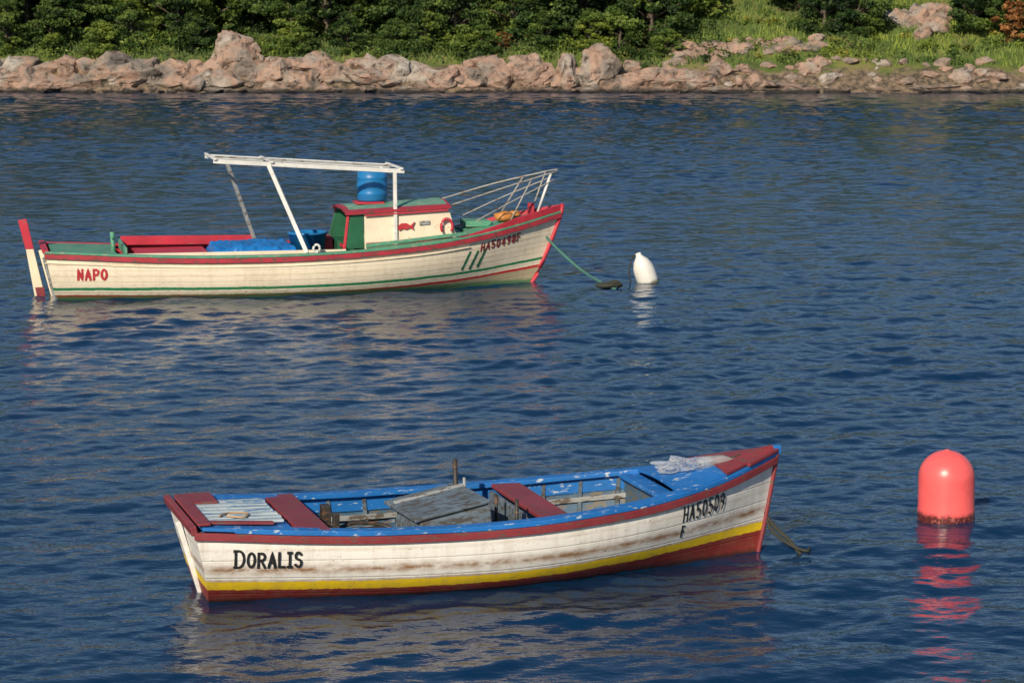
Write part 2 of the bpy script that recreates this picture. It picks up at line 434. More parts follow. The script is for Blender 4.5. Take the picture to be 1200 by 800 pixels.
box('steering_block',(1.02,.12,.48),(.07,.10,.22),m_iron,D)
box('steering_block_b',(1.08,.02,.44),(.05,.06,.2),m_iron,D)
box('engine_block',(1.30,0,.28),(.40,.24,.24),m_iron,D,bv=.03)
tube('engine_pipe',[(1.12,.1,.40),(1.26,.12,.43),(1.48,.1,.40),(1.62,0,.32)],.018,m_iron,D,smooth_path=True)
tube('engine_pipe_b',[(1.1,-.1,.36),(1.3,-.14,.41),(1.5,-.12,.34)],.012,m_grey,D,smooth_path=True)
beam('loose_plank',(2.95,.30,.20),(3.55,.14,.30),.10,.02,m_grey,D)
beam('loose_plank_b',(1.2,.40,.30),(1.62,.25,.40),.07,.02,m_greyblue,D)
beam('oar',(1.0,-.40,.33),(3.1,-.42,.40),.035,.035,m_greyblue,D)
m_tan=paint('tan_rope',(.5,.33,.18))
tube('stern_rope',[(.1,-.34,.655),(.2,-.2,.645),(.33,-.25,.645),(.28,-.38,.645),(.16,-.33,.65)],.008,m_tan,D,smooth_path=True)
tube('bilge_rope',[(3.0,-.1,.15),(3.15,.05,.16),(3.3,-.05,.16),(3.2,-.2,.16),(3.05,-.1,.17),(3.2,.1,.18)],.014,m_tan,D,smooth_path=True)
lump('bilge_rag',(3.28,-.22,.18),(.13,.10,.06),m_greyblue,D,11,3,.5,2.2,False)
beam('sternpost',(-.155,0,.56),(.05,0,-.15),.05,.04,m_white,D)
mb,nt,b=newmat('clear_plastic'); b.inputs['Base Color'].default_value=(.90,.93,.95,1); b.inputs['Transmission Weight'].default_value=.78; b.inputs['Roughness'].default_value=.12; b.inputs['IOR'].default_value=1.15
lump('crumpled_plastic_bag',(3.98,.02,.745),(.20,.10,.05),mb,D,21,4,.75,2.3,False)
prof=[(.001,0),(.045,0),(.05,.02),(.05,.05),(.046,.06),(.05,.07),(.05,.13),(.046,.14),(.05,.15),(.048,.2),(.03,.25),(.016,.275),(.016,.30),(.001,.30)]
lathe('plastic_bottle',prof,mb,D,Matrix.Translation((4.08,-.02,.765))@Matrix.Rotation(R(-12),4,'Z')@Matrix.Rotation(R(86),4,'Y'))
lettering('boat_name',H1,'DORALIS',.17,.320,.108,m_black,D,wf=.70,gap=.26,stroke=.18,first=1.2,slope=-.02)
lettering('registration',H1,'HA50509',3.77,.395,.125,m_black,D,wf=.50,gap=.20,stroke=.11,slope=.15)
lettering('registration_suffix',H1,'F',3.77,.265,.095,m_black,D,wf=.45,gap=.2,stroke=.15)
tube('mooring_line',[(4.67,0,.32),(4.76,-.04,.19),(4.86,-.10,.09),(4.94,-.16,-.03)],.016,m_rope,D,smooth_path=True)
tube('mooring_line_b',[(4.67,0,.30),(4.74,-.06,.15),(4.88,-.13,.045),(4.96,-.22,.02),(5.02,-.14,.02)],.013,m_rope,D,smooth_path=True)

# ================================================================= NAPO fishing boat
F=empty('fishing_boat',(-7.00,36.10,0),R(13.3))
H2=Hull(hb=interp([0,.2,.45,.65,.8,.92,1],[.74,.90,1.0,.93,.68,.32,.02]),
        zs=interp([0,.25,.5,.7,.85,1],[.72,.62,.62,.71,.86,1.10]),
        zk=interp([0,.5,1],[-.35,-.4,-.35]),
        nn=interp([0,.4,.75,1],[3.4,3.6,2.6,1.3]),
        xt=(-.12,7.98),xk=(.1,7.2),
        zy=interp([0,.5,.8,1],[.15,.12,.20,.36]))
CR=(.82,.73,.57)
GR=(.01,.22,.09)
m_hull2=hullmat('fishing_boat_hull_paint',[(-.4,(.42,.36,.24)),(-.12,(.50,.03,.03)),(-.075,CR),(0,GR),(.042,CR)],[(.22,.02,.35),(.40,.03,.45)],.17,.30,zf=.06,foul=(.015,.15,.05),wob=.02)
build_hull(H2,m_hull2,m_red,F,thick=.04)
for sd,nm in((-1,'near'),(1,'far')):
    rail('rub_rail_'+nm,H2,sd,-.005,.045,-.075,-.005,m_darkred,F)
    rail('gunwale_cap_'+nm,H2,sd,.03,-.12,.0,.03,m_green if sd<0 else m_red,F)
    rail('lower_rub_'+nm,H2,sd,-.005,.015,-.15,-.13,m_cream,F,.0,.8)
    rail('bulwark_'+nm,H2,sd,.02,-.035,.03,lambda u:.035+.09*min(1,max(0,(u-.78)/.12)),m_red,F,.78,1,30)
floor_at('well_floor',H2,.01,.95,.22,.04,m_dgreen,F)
ribs(H2,F,[.06+.05*i for i in range(12)],m_green,.04)
box('transom_cap',(-.11,0,.745),(.09,1.52,.05),m_red,F)
deck('aft_deck',H2,.012,.13,.02,.0,m_green,F)
deck('side_deck',H2,.60,.80,.02,.01,m_green,F,camber=.02)
deck('fore_deck',H2,.80,.99,.02,.015,m_green,F,camber=.05)
beam('coaming_far',(1.1,.72,.74),(3.2,.82,.70),.04,.14,m_red,F)
beam('coaming_near',(1.1,-.70,.64),(4.4,-.80,.64),.03,.08,m_cream,F)
box('coaming_aft',(1.08,0,.70),(.04,1.36,.14),m_green,F)
tube('mooring_post',[(.92,-.35,.6),(.90,-.35,.98)],.035,m_green,F,seg=10)
tube('mooring_post_bar',[(.90,-.43,.90),(.90,-.27,.90)],.022,m_green,F,seg=8)
def plate(name,prof,th,mat,parent,y0=0):
    vs=[Vector((x,y0-th/2,z)) for x,z in prof]+[Vector((x,y0+th/2,z)) for x,z in prof]; n=len(prof)
    fs=[tuple(range(n)),tuple(reversed(range(n,2*n)))]+[(i,(i+1)%n,n+(i+1)%n,n+i) for i in range(n)]
    o=mkobj(name,vs,fs,mat,parent); fixn(o); bevel(o,.01); return o
plate('rudder',[(-.375,.72),(-.26,.72),(-.08,-.15),(-.24,-.15)],.05,m_cream,F,-.05)
plate('rudder_head',[(-.48,1.16),(-.35,1.18),(-.255,.72),(-.38,.72)],.06,m_red,F,-.05)
plate('rudder_foot',[(-.255,.14),(-.12,.14),(-.09,-.1),(-.21,-.1)],.07,m_maroon,F,-.05)
beam('sternpost',(-.16,-.05,.70),(.06,-.05,-.2),.07,.06,m_cream,F)
beam('near_stern_corner',(-.13,-.70,.66),(.05,-.55,-.1),.05,.05,m_grey,F)
cx0,cx1=4.72,6.06
def cabin():
    hw=.62; zb=.62
    prof=[(cx0,zb),(cx1+.13,zb+.12),(cx1-.02,1.27),(cx0,1.20)]
    vs=[];fs=[]
    for sd in(-1,1):
        for x,z in prof:
            k=.95 if z>1 else 1
            vs.append(Vector((x,sd*hw*k,z)))
    fs=[(0,1,2,3),(4,7,6,5),(1,5,6,2)]
    o=mkobj('cabin_sides',vs,fs,m_cream,F); m=o.modifiers.new('s','SOLIDIFY'); m.thickness=.03
    mkobj('cabin_interior',[Vector(p) for p in [(5.2,-.58,.3),(5.2,.58,.3),(5.2,.55,1.17),(5.2,-.55,1.17)]],[(0,1,2,3)],m_dgreen,F)
    def rf(x0,x1,z0,z1,hw,mat,nm,th,cam=.06):
        vs=[];fs=[];K=8
        for i in range(5):
            f=i/4
            for k in range(K+1):
                y=-hw+2*hw*k/K; vs.append(Vector((x0+(x1-x0)*f,y,z0+(z1-z0)*f+cam*(1-(y/hw)**2))))
        for i in range(4):
            for k in range(K): a=i*(K+1)+k; fs.append((a,a+K+1,a+K+2,a+1))
        o=mkobj(nm,vs,fs,mat,F); m=o.modifiers.new('s','SOLIDIFY'); m.thickness=th; m.offset=-1
    rf(4.42,6.07,1.225,1.30,.66,m_darkred,'roof_edge',.04)
    rf(4.50,6.03,1.235,1.305,.61,m_roof,'roof_panel',.02)
cabin()
plate('aft_screen_near',[(4.44,.66),(4.715,.66),(4.715,1.18),(4.50,1.18)],.02,m_dgreen,F,-.585)
plate('aft_screen_far',[(4.30,.60),(4.72,.60),(4.72,1.18),(4.46,1.18)],.02,m_dgreen,F,.585)
for y in(-.60,.60): beam('aft_frame_%s'%('near' if y<0 else 'far'),(4.40,y,.64),(4.47,y,1.20),.035,.04,m_red,F)
beam('aft_sill',(4.40,-.6,.70),(4.40,.6,.70),.04,.05,m_red,F)
box('engine_hatch',(4.50,.05,.55),(.30,.7,.42),m_dgreen,F)
box('red_bin',(4.22,.25,.58),(.22,.4,.42),m_red,F)
beam('roof_trim_near',(4.72,-.640,1.170),(6.03,-.640,1.235),.02,.025,m_red,F)
beam('cabin_base_trim',(4.74,-.640,.735),(6.1,-.635,.80),.02,.035,m_darkred,F)
box('cabin_port_hole',(5.66,-.618,1.04),(.17,.02,.065),m_grey,F,rot=(R(-3),R(-4),0),bv=.02)
fish=[(-.13,.0),(-.06,.05),(.02,.05),(.08,.015),(.14,.07),(.11,0),(.13,-.06),(.07,-.02),(.0,-.045),(-.05,-.03),(-.10,-.06)]
nf=len(fish)
o=mkobj('fish_emblem',[Vector((5.36+x,-.640,.99+z)) for x,z in fish]+[Vector((5.36+x,-.60,.99+z)) for x,z in fish],
   [tuple(range(nf)),tuple(reversed(range(nf,2*nf)))]+[(i,(i+1)%nf,nf+(i+1)%nf,nf+i) for i in range(nf)],m_redlet,F); fixn(o)
tube('life_ring',[(6.0+.09*math.cos(R(a)),-.665,.98+.12*math.sin(R(a))) for a in range(-40,221,20)],.022,m_red,F)
box('fore_window',(6.14,.22,1.06),(.02,.34,.16),m_iron,F,rot=(0,R(-14),0))
beam('toe_rail_near',(4.7,-.84,.73),(6.3,-.70,.87),.03,.05,m_green,F)
for sd,nm in((-1,'near'),(1,'far')):
    y=.60*sd
    beam('canopy_beam_'+nm,(2.42,y,2.04),(5.35,y,1.84),.045,.065,m_white,F)
    beam('canopy_post_'+nm,(5.20,y*1.05,.70),(5.20,y,1.83),.055,.055,m_white,F)
beam('canopy_brace_near',(3.80,-.78,.64),(3.26,-.62,1.96),.065,.065,m_white,F)
beam('canopy_brace_far',(3.22,.80,.64),(2.74,.62,2.0),.05,.05,m_grey,F)
for i,(x,z) in enumerate(((2.44,2.075),(3.3,2.015),(5.3,1.885))):
    beam('canopy_cross_%d'%i,(x,-.66,z),(x,.66,z),.05,.03,m_white,F)
beam('canopy_ridge',(2.5,0,2.07),(5.3,0,1.88),.04,.03,m_grey,F)
pr=[(.001,0),(.22,0),(.235,.02),(.235,.10),(.243,.115),(.235,.13),(.238,.22),(.246,.235),(.238,.25),(.235,.35),(.243,.365),(.235,.38),(.225,.45),(.17,.475),(0.001,.48)]
lathe('blue_drum',pr,m_bluepl,F,Matrix.Translation((4.96,.05,1.345)))
box('drum_chock',(4.89,-.02,1.325),(.44,.40,.03),m_red,F)
lathe('blue_tub',[(.001,0),(.25,0),(.29,.34),(.31,.34),(.31,.37),(.27,.37),(.22,.04),(0.001,.04)],m_bluepl,F,Matrix.Translation((3.92,-.05,.52)))
vs=[];fs=[];nx,ny=60,40
for i in range(nx+1):
    for j in range(ny+1):
        x=2.38+1.35*i/nx; y=-.66+1.36*j/ny
        e=min(i/4,(nx-i)/4,j/3,(ny-j)/3,1)
        z=.50+.21*e+.06*noise.noise(Vector((x*3,y*4,2)))+.05*abs(noise.noise(Vector((x*8,y*3,5))))+.015*noise.noise(Vector((x*22,y*20,5)))
        vs.append(Vector((x+.03*noise.noise(Vector((x*5,y*5,9))),y,z)))
for i in range(nx):
    for j in range(ny): a=i*(ny+1)+j; fs.append((a,a+ny+1,a+ny+2,a+1))
mkobj('blue_tarp',vs,fs,m_tarp,F,True)
box('fish_crate',(3.10,0,.40),(1.25,1.1,.36),m_red,F)
box('red_locker',(1.80,.1,.50),(1.1,.9,.28),m_red,F)
tube('cleat_ring',[(3.92+.05*math.cos(R(a)),-.97,.72+.06*math.sin(R(a))) for a in range(0,361,30)],.018,m_white,F)
def E(u,sd,o=-.02,up=.12): return H2.edge(u,sd,o,up)
for sd,nm in((-1,'near'),(1,'far')):
    a=Vector((6.12,sd*.50,1.30)); tip=Vector((7.86,sd*.16,1.76))
    tube('pulpit_top_'+nm,[a,Vector((7.0,sd*.40,1.55)),tip],.012,m_metal,F,smooth_path=True)
    tube('pulpit_post_'+nm,[E(.95,sd),Vector((7.78,sd*.18,1.73))],.022 if sd<0 else .012,m_white if sd<0 else m_metal,F)
    tube('pulpit_diag_'+nm,[E(.89,sd),Vector((7.45,sd*.28,1.67))],.012,m_metal,F)
    tube('pulpit_low_'+nm,[Vector((6.5,sd*.50,1.04)),Vector((7.1,sd*.38,1.32)),Vector((7.84,sd*.17,1.64))],.009,m_metal,F,smooth_path=True)
tube('pulpit_front',[(7.86,-.16,1.76),(7.93,0,1.78),(7.86,.16,1.76)],.012,m_metal,F,smooth_path=True)
lump('orange_bag',(7.02,-.15,1.07),(.17,.13,.08),m_orange,F,3)
lump('tan_bag',(7.22,-.05,1.10),(.10,.09,.05),m_orange,F,5)
box('samson_post',(7.50,0,1.14),(.09,.09,.24),m_red,F)
box('fore_hatch',(6.60,0,.97),(.4,.5,.09),m_green,F)
tube('stem',[H2.pt(1,t)+Vector((.015,0,0)) for t in lin(0,1,12)]+[H2.pt(1,1)+Vector((.03,0,.14))],.035,m_red,F)
lettering('boat_name',H2,'NAPO',.36,.32,.145,m_redlet,F,wf=.75,gap=.34,stroke=.24)
lettering('registration',H2,'HA50498F',6.56,.575,.115,m_maroonlet,F,wf=.72,gap=.36,stroke=.20,slope=.19,shear=.1)
lettering('bow_stripes',H2,'///',6.26,.30,.25,m_greenlet,F,wf=.75,gap=.08,stroke=.15,slope=.10)
tube('mooring_line',[(7.74,-.05,.72),(7.92,-.25,.50),(8.2,-.6,.22),(8.45,-.95,.05),(8.6,-1.1,-.02)],.022,m_grope,F,smooth_path=True)
tube('mooring_line_b',[(7.76,0,.70),(8.05,-.2,.40),(8.3,-.5,.16),(8.5,-.9,.01),(8.62,-1.0,.03),(8.75,-.8,-.02)],.015,m_rope,F,smooth_path=True)
lump('weed_clump',(8.5,-1.0,.04),(.20,.10,.05),m_rope,F,8)
tube('weedy_line_end',[(8.45,-1.0,.05),(8.62,-1.02,.09),(8.72,-1.0,.02)],.03,m_rope,F,smooth_path=True)

# ================================================================= buoys
def fouled(name,col,zl,foul=(.05,.02,.015),rough=.4,axis=2):
    m,nt,b=newmat(name); tc=N(nt,'ShaderNodeTexCoord').outputs['Object']
    sp=N(nt,'ShaderNodeSeparateXYZ'); L(nt,tc,sp.inputs[0])
    n=noise_n(nt,tc,22,7,.75); z=math_n(nt,'ADD',sp.outputs[axis],math_n(nt,'MULTIPLY_ADD',n.outputs[0],.10,-.05))
    r=ramp(nt,[(zl-.02 if zl>.02 else 0,1),(zl+.02,0)]); L(nt,z,r.inputs[0])
    n2=noise_n(nt,tc,5,6,.6); r2=ramp(nt,[(.3,.80),(.7,1)]); L(nt,n2.outputs[0],r2.inputs[0])
    c=mixc(nt,1.0,col,r2.outputs[0],'MULTIPLY')
    n3=noise_n(nt,tc,38,5,.7); r3=ramp(nt,[(.54,0),(.60,1)]); L(nt,n3.outputs[0],r3.inputs[0])
    fc=mixc(nt,r3.outputs[0],foul,(col[0]*.45,col[1]*.8+.02,col[2]*.6+.02))
    c=mixc(nt,r.outputs[0],c,fc); L(nt,c,b.inputs['Base Color']); b.inputs['Roughness'].default_value=rough
    bp=N(nt,'ShaderNodeBump'); bp.inputs['Distance'].default_value=.006; bp.inputs['Strength'].default_value=.25; L(nt,n3.outputs[0],bp.inputs['Height']); L(nt,bp.outputs[0],b.inputs['Normal'])
    return m
B=empty('mooring_buoy',(3.78,20.38,0),0,R(2),R(-1))
m_pink=fouled('coral_buoy_plastic',(.97,.14,.14),.080,(.10,.02,.02),.32)
r=.243
pf=[(.001,-.25),(.12,-.24),(.2,-.2),(r,-.10),(r+.004,.0),(r+.004,.10),(r,.115),(r,.37)]+[(r*math.cos(R(a)),.37+.24*math.sin(R(a))) for a in range(10,86,7)]+[(.022,.612),(.02,.618),(.001,.62)]
lathe('float_body',pf,m_pink,B,seg=64)
W=empty('white_float',(2.17,37.75,.0),0,0,R(-20))
m_wb=fouled('white_float_plastic',(.80,.79,.74),.02,(.2,.18,.12))
r=.17
pf=[(.001,-.22),(.09,-.2),(r,-.08),(r,.18),(r*.93,.28),(r*.7,.37),(.06,.44),(.045,.46),(.045,.50),(.001,.505)]
lathe('float_body',pf,m_wb,W,seg=40)
tube('rope_loop',[(0,0,.49),(-.10,0,.46),(-.22,0,.30),(-.26,0,.12),(-.28,0,-.02)],.012,m_rope,W,smooth_path=True)

# ================================================================= water : real wave geometry
m,nt,b=newmat('sea_water'); tc=N(nt,'ShaderNodeTexCoord').outputs['Object']
b.inputs['Base Color'].default_value=(.002,.025,.074,1); b.inputs['Roughness'].default_value=.04; b.inputs['IOR'].default_value=1.333
tot=None
for sc,de,ro,st,amp in [(9,3,.6,(.6,1,1),.009),(2.6,4,.6,(.55,1,1),.018)]:
    n=noise_n(nt,tc,sc,de,ro,st); v=math_n(nt,'MULTIPLY',n.outputs[0],amp)
    tot=v if tot is None else math_n(nt,'ADD',tot,v)
bp=N(nt,'ShaderNodeBump'); bp.inputs['Strength'].default_value=1; bp.inputs['Distance'].default_value=1
L(nt,tot,bp.inputs['Height']); L(nt,bp.outputs[0],b.inputs['Normal'])
def water():
    rows,cols=1400,1000
    Y=11*np.exp(np.linspace(0,math.log(116/11),rows)); A=np.linspace(-1,1,cols)
    YY=np.repeat(Y[:,None],cols,1); XX=A[None,:]*(3.0+.36*YY)
    dy=np.gradient(Y)[:,None]; Z=np.zeros_like(YY); r2=np.random.default_rng(3)
    n=110; lam=np.exp(r2.uniform(math.log(.13),math.log(2.6),n)); th=R(-90)+R(14)+r2.normal(0,.60,n)
    gust=.80+.30*np.sin(XX*.13+YY*.10+1)*np.sin(YY*.09-XX*.05+2)+.14*np.sin(XX*.5+YY*.21)*np.sin(XX*.17-YY*.4)
    wob=1.6*np.sin(XX*.31+1.1*np.sin(YY*.17))+1.3*np.sin(YY*.23+XX*.11)+.8*np.sin(XX*.9+YY*.5)
    s=math.sqrt(2*.125**2/n)
    far=1+1.1*np.clip((YY-50)/45,0,1)
    for l,t in zip(lam,th):
        k=2*math.pi/l; ph=r2.uniform(0,6.28); at=np.clip((l/(1.9*dy)-1)/1.0,0,1)
        g=s/k*(1.25 if l<.7 else (.85 if l<1.3 else .5))
        p=k*(XX*math.cos(t)+YY*math.sin(t))+ph+wob*r2.uniform(-1,1)
        q=np.sin(p)
        Z+=g*at*(q+.18*(q*q-.5))
    Z*=gust*far
    co=np.stack([XX,YY,Z],-1).reshape(-1,3).astype(np.float32)
    idx=np.arange(rows*cols).reshape(rows,cols)
    q=np.stack([idx[:-1,:-1],idx[:-1,1:],idx[1:,1:],idx[1:,:-1]],-1).reshape(-1,4)
    b0=rows*cols
    extra=np.array([(-900,-300,-.2),(900,-300,-.2),(900,1200,-.2),(-900,1200,-.2)],np.float32)
    co=np.concatenate([co,extra]); q=np.concatenate([q,[[b0,b0+1,b0+2,b0+3]]])
    nf=len(q); me=bpy.data.meshes.new('water'); me.vertices.add(len(co)); me.vertices.foreach_set('co',co.ravel())
    me.loops.add(nf*4); me.loops.foreach_set('vertex_index',q.ravel().astype(np.int32))
    me.polygons.add(nf); me.polygons.foreach_set('loop_start',np.arange(0,4*nf,4,dtype=np.int32)); me.polygons.foreach_set('loop_total',np.full(nf,4,dtype=np.int32))
    me.polygons.foreach_set('use_smooth',np.ones(nf,dtype=bool))
    me.update(calc_edges=True); me.materials.append(m)
    COL.objects.link(bpy.data.objects.new('water',me))
water()

# ================================================================= terrain
SH=16.3
def tz(x,y):
    shore=97.2+SH+1.0*noise.noise(Vector((x*.08,0,3)))+.5*noise.noise(Vector((x*.3,0,9)))
    d=y-shore
    if d<0: return d*.4
    h=.75*(1-math.exp(-d/.8))+.37*d
    if d>25: h=.75+.37*25+ (12)*(1-math.exp(-(d-25)*.37/12))
    h+=.5*noise.noise(Vector((x*.12,y*.12,0)))*min(1,d/4)+.15*noise.noise(Vector((x*.6,y*.6,0)))*min(1,d/2)
    return h
ys=list(np.concatenate([np.linspace(108,135,80),np.linspace(137,200,30),np.linspace(215,1100,20)])); xs=list(np.concatenate([np.linspace(-600,-75,15),np.linspace(-70,70,200),np.linspace(75,600,15)]))
vs=[];fs=[]
for y in ys:
    for x in xs: vs.append((x,y,tz(x,y)))
nx=len(xs)
for j in range(len(ys)-1):
    for i in range(nx-1): a=j*nx+i; fs.append((a,a+1,a+nx+1,a+nx))
m_ground,nt,b=newmat('grassy_ground'); tc=N(nt,'ShaderNodeTexCoord').outputs['Object']
n=noise_n(nt,tc,.35,8,.65); rr=ramp(nt,[(.3,(.03,.05,.012)),(.45,(.08,.12,.02)),(.56,(.16,.17,.04)),(.68,(.24,.17,.09))]); L(nt,n.outputs[0],rr.inputs[0])
sp=N(nt,'ShaderNodeSeparateXYZ'); L(nt,tc,sp.inputs[0]); rz=ramp(nt,[(.0,1),(.42,1),(.6,0)]); 
n2=noise_n(nt,tc,1.2,6,.6); zz=math_n(nt,'ADD',math_n(nt,'MULTIPLY',sp.outputs[2],.5),math_n(nt,'MULTIPLY_ADD',n2.outputs[0],.8,-.4)); L(nt,zz,rz.inputs[0])
n3=noise_n(nt,tc,3.5,6,.7); r3=ramp(nt,[(.4,(.04,.035,.025)),(.6,(.22,.16,.11))]); L(nt,n3.outputs[0],r3.inputs[0])
c=mixc(nt,rz.outputs[0],rr.outputs[0],r3.outputs[0]); L(nt,c,b.inputs['Base Color']); b.inputs['Roughness'].default_value=.95
mkobj('hillside_terrain',vs,fs,m_ground,None,True)

m_rock,nt,b=newmat('pink_rock'); tc=N(nt,'ShaderNodeTexCoord').outputs['Object']
n=noise_n(nt,tc,.45,8,.62); r1=ramp(nt,[(.30,(.20,.19,.18)),(.41,(.38,.31,.26)),(.49,(.56,.36,.27)),(.57,(.48,.40,.34)),(.67,(.62,.57,.51))]); L(nt,n.outputs[0],r1.inputs[0])
n2=noise_n(nt,tc,2.2,10,.78); r2=ramp(nt,[(.37,.12),(.46,.78),(.58,1)]); L(nt,n2.outputs[0],r2.inputs[0])
c=mixc(nt,1.0,r1.outputs[0],r2.outputs[0],'MULTIPLY')
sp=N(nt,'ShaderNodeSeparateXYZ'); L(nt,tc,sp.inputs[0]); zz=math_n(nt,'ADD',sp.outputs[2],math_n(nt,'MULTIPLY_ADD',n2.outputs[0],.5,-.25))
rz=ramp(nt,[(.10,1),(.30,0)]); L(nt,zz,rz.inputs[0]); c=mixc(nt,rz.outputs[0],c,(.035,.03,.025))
L(nt,c,b.inputs['Base Color']); b.inputs['Roughness'].default_value=.9
bp=N(nt,'ShaderNodeBump'); bp.inputs['Strength'].default_value=1; bp.inputs['Distance'].default_value=.25; L(nt,n2.outputs[0],bp.inputs['Height']); L(nt,bp.outputs[0],b.inputs['Normal'])
def rock_geo(c,s,seed,sub=3):
    rd=random.Random(seed); bm=bmesh.new(); bmesh.ops.create_icosphere(bm,subdivisions=sub,radius=1)
    pl=[]
    for _ in range(15):
        d=Vector((rd.gauss(0,1),rd.gauss(0,1),rd.gauss(0,1))).normalized(); pl.append((d,rd.uniform(.45,.8)))
    rz=rd.uniform(0,6.28); Mr=Matrix.Rotation(rz,3,'Z')@Matrix.Rotation(rd.uniform(-.3,.3),3,'X')
    vs=[]
    for v in bm.verts:
        p=v.co.copy()
        for d,k in pl:
            q=p.dot(d)
            if q>k: p-=d*(q-k)
        cr=abs(noise.noise(p*1.9+Vector((seed,4,0))))
        p*=1.18+.14*noise.noise(p*2.3+Vector((seed,0,0)))+.07*noise.noise(p*5+Vector((0,seed,0)))-(.22*max(0,1-cr/.06) if sub>3 else 0)
        p=Mr@p
        vs.append((c[0]+p.x*s[0],c[1]+p.y*s[1],c[2]+p.z*s[2]))
    fs=[tuple(v.index for v in f.verts) for f in bm.faces]; bm.free(); return vs,fs
def px(u,y): return (u-600)/2800*(y+SH)*1.005
big=[(280,98.8,1.5,(1.45,1.1,1.25)),(208,98.2,.75,(1.35,1,.95)),(322,98.0,.65,(1.2,.9,.85)),(85,98.7,1.1,(.9,.8,1.0)),(505,97.7,.4,(1.4,1,.95)),
 (440,97.9,.55,(2.0,1,.70)),(585,98.0,.55,(1.0,.9,.95)),(628,98.0,.75,(1.15,.9,.95)),(664,98.0,.75,(1.0,.9,1.0)),(706,98.2,.95,(1.15,1,1.1)),(757,98.0,.55,(1.7,1,.8)),(375,98.1,.5,(1.2,1,.85)),
 (870,99.0,.75,(1.6,1,.65)),(245,97.9,.5,(.9,.8,.75)),(30,97.9,.35,(1.9,1,.7)),(800,97.8,.35,(1.5,1,.65)),(545,98.2,.6,(1.1,.9,.75)),(150,97.9,.35,(1.5,1,.55)),(920,98.0,.25,(1.9,1,.45)),(1010,98.0,.2,(2.0,1,.40)),(1100,98.0,.2,(1.8,1,.38)),(470,98.0,.6,(.9,.8,.8)),(345,97.5,.3,(1.0,.8,.6)),(60,97.6,.25,(1.3,.8,.5)),(180,97.9,.5,(.8,.8,.7))]
for i,(u,y,z,s) in enumerate(big):
    v,f=rock_geo((px(u,y),y+SH,z),s,100+i,5)
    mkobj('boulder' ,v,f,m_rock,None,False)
V=[];Fc=[]
def addrock(c,s,seed,sub=3):
    v,f=rock_geo(c,s,seed,sub); b0=len(V); V.extend(v); Fc.extend([tuple(a+b0 for a in t) for t in f])
rd=random.Random(5)
for i in range(380):
    x=rd.uniform(-60,60); u=x/115*2800+600
    y=97.5+SH+rd.random()**1.4*1.7; base=tz(x,y)
    s=rd.uniform(.25,.80)*(1.0 if u<800 else .55)
    addrock((x,y,max(base,0)+s*.08),(s*rd.uniform(1,1.8),s,s*rd.uniform(.6,.95)),i)
for i in range(420):
    x=rd.uniform(-60,60); y=96.6+SH+rd.random()*1.1; s=rd.uniform(.12,.42)
    addrock((x,y,.06),(s*rd.uniform(1.2,2.6),s,s*.6),1000+i)
for i in range(26):
    x=px(1070,104)+rd.gauss(0,.7); y=103.6+SH+rd.gauss(0,.5); s=rd.uniform(.25,.6); addrock((x,y,tz(x,y)+.2),(s*1.1,s,s*1.0),2000+i)
for i in range(70):
    x=px(rd.uniform(780,960),101); y=99.6+SH+rd.random()*1.3; s=rd.uniform(.15,.42); addrock((x,y,tz(x,y)+.05),(s*1.3,s,s*.7),3000+i)
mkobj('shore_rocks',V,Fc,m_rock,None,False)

# ================================================================= vegetation
def leafmat(name,stops,rough=.6,hue=(1.6,1.35,.95)):
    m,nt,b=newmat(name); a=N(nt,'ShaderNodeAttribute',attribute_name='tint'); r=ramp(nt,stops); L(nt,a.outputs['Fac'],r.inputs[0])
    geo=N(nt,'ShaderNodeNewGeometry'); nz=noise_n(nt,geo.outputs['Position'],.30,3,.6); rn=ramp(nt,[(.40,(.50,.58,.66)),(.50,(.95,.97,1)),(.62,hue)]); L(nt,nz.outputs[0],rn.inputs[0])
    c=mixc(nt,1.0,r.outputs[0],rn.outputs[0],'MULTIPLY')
    L(nt,c,b.inputs['Base Color']); b.inputs['Roughness'].default_value=rough; b.inputs['Specular IOR Level'].default_value=.25
    tr=N(nt,'ShaderNodeBsdfTranslucent'); L(nt,c,tr.inputs[0]); mx=N(nt,'ShaderNodeMixShader'); mx.inputs[0].default_value=.25
    out=nt.nodes['Material Output']; L(nt,b.outputs[0],mx.inputs[1]); L(nt,tr.outputs[0],mx.inputs[2]); L(nt,mx.outputs[0],out.inputs[0])
    return m
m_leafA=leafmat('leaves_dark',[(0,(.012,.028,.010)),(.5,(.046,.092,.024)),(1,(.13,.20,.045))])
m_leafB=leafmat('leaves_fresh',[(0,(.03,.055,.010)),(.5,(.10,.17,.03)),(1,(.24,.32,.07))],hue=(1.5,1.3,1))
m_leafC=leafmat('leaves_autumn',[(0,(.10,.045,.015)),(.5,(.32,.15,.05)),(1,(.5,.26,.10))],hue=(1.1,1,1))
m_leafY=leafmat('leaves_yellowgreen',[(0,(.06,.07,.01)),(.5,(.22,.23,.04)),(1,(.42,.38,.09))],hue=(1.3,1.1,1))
m_bark=paint('bark',(.14,.11,.085),(.07,.055,.04),.45,rough=.9)
def leaf_arrays(C,size,tint,aspect=.5):
    n=len(C); d=rng.normal(size=(n,3)); d[:,2]*=.7; d/=np.linalg.norm(d,axis=1)[:,None]
    e=rng.normal(size=(n,3)); e-=d*(e*d).sum(1)[:,None]; e/=np.linalg.norm(e,axis=1)[:,None]
    s=size*rng.uniform(.6,1.3,(n,1))
    q=np.stack([C-d*s,C+e*s*aspect,C+d*s,C-e*s*aspect],1).reshape(-1,3)
    return q,np.repeat(tint,4)
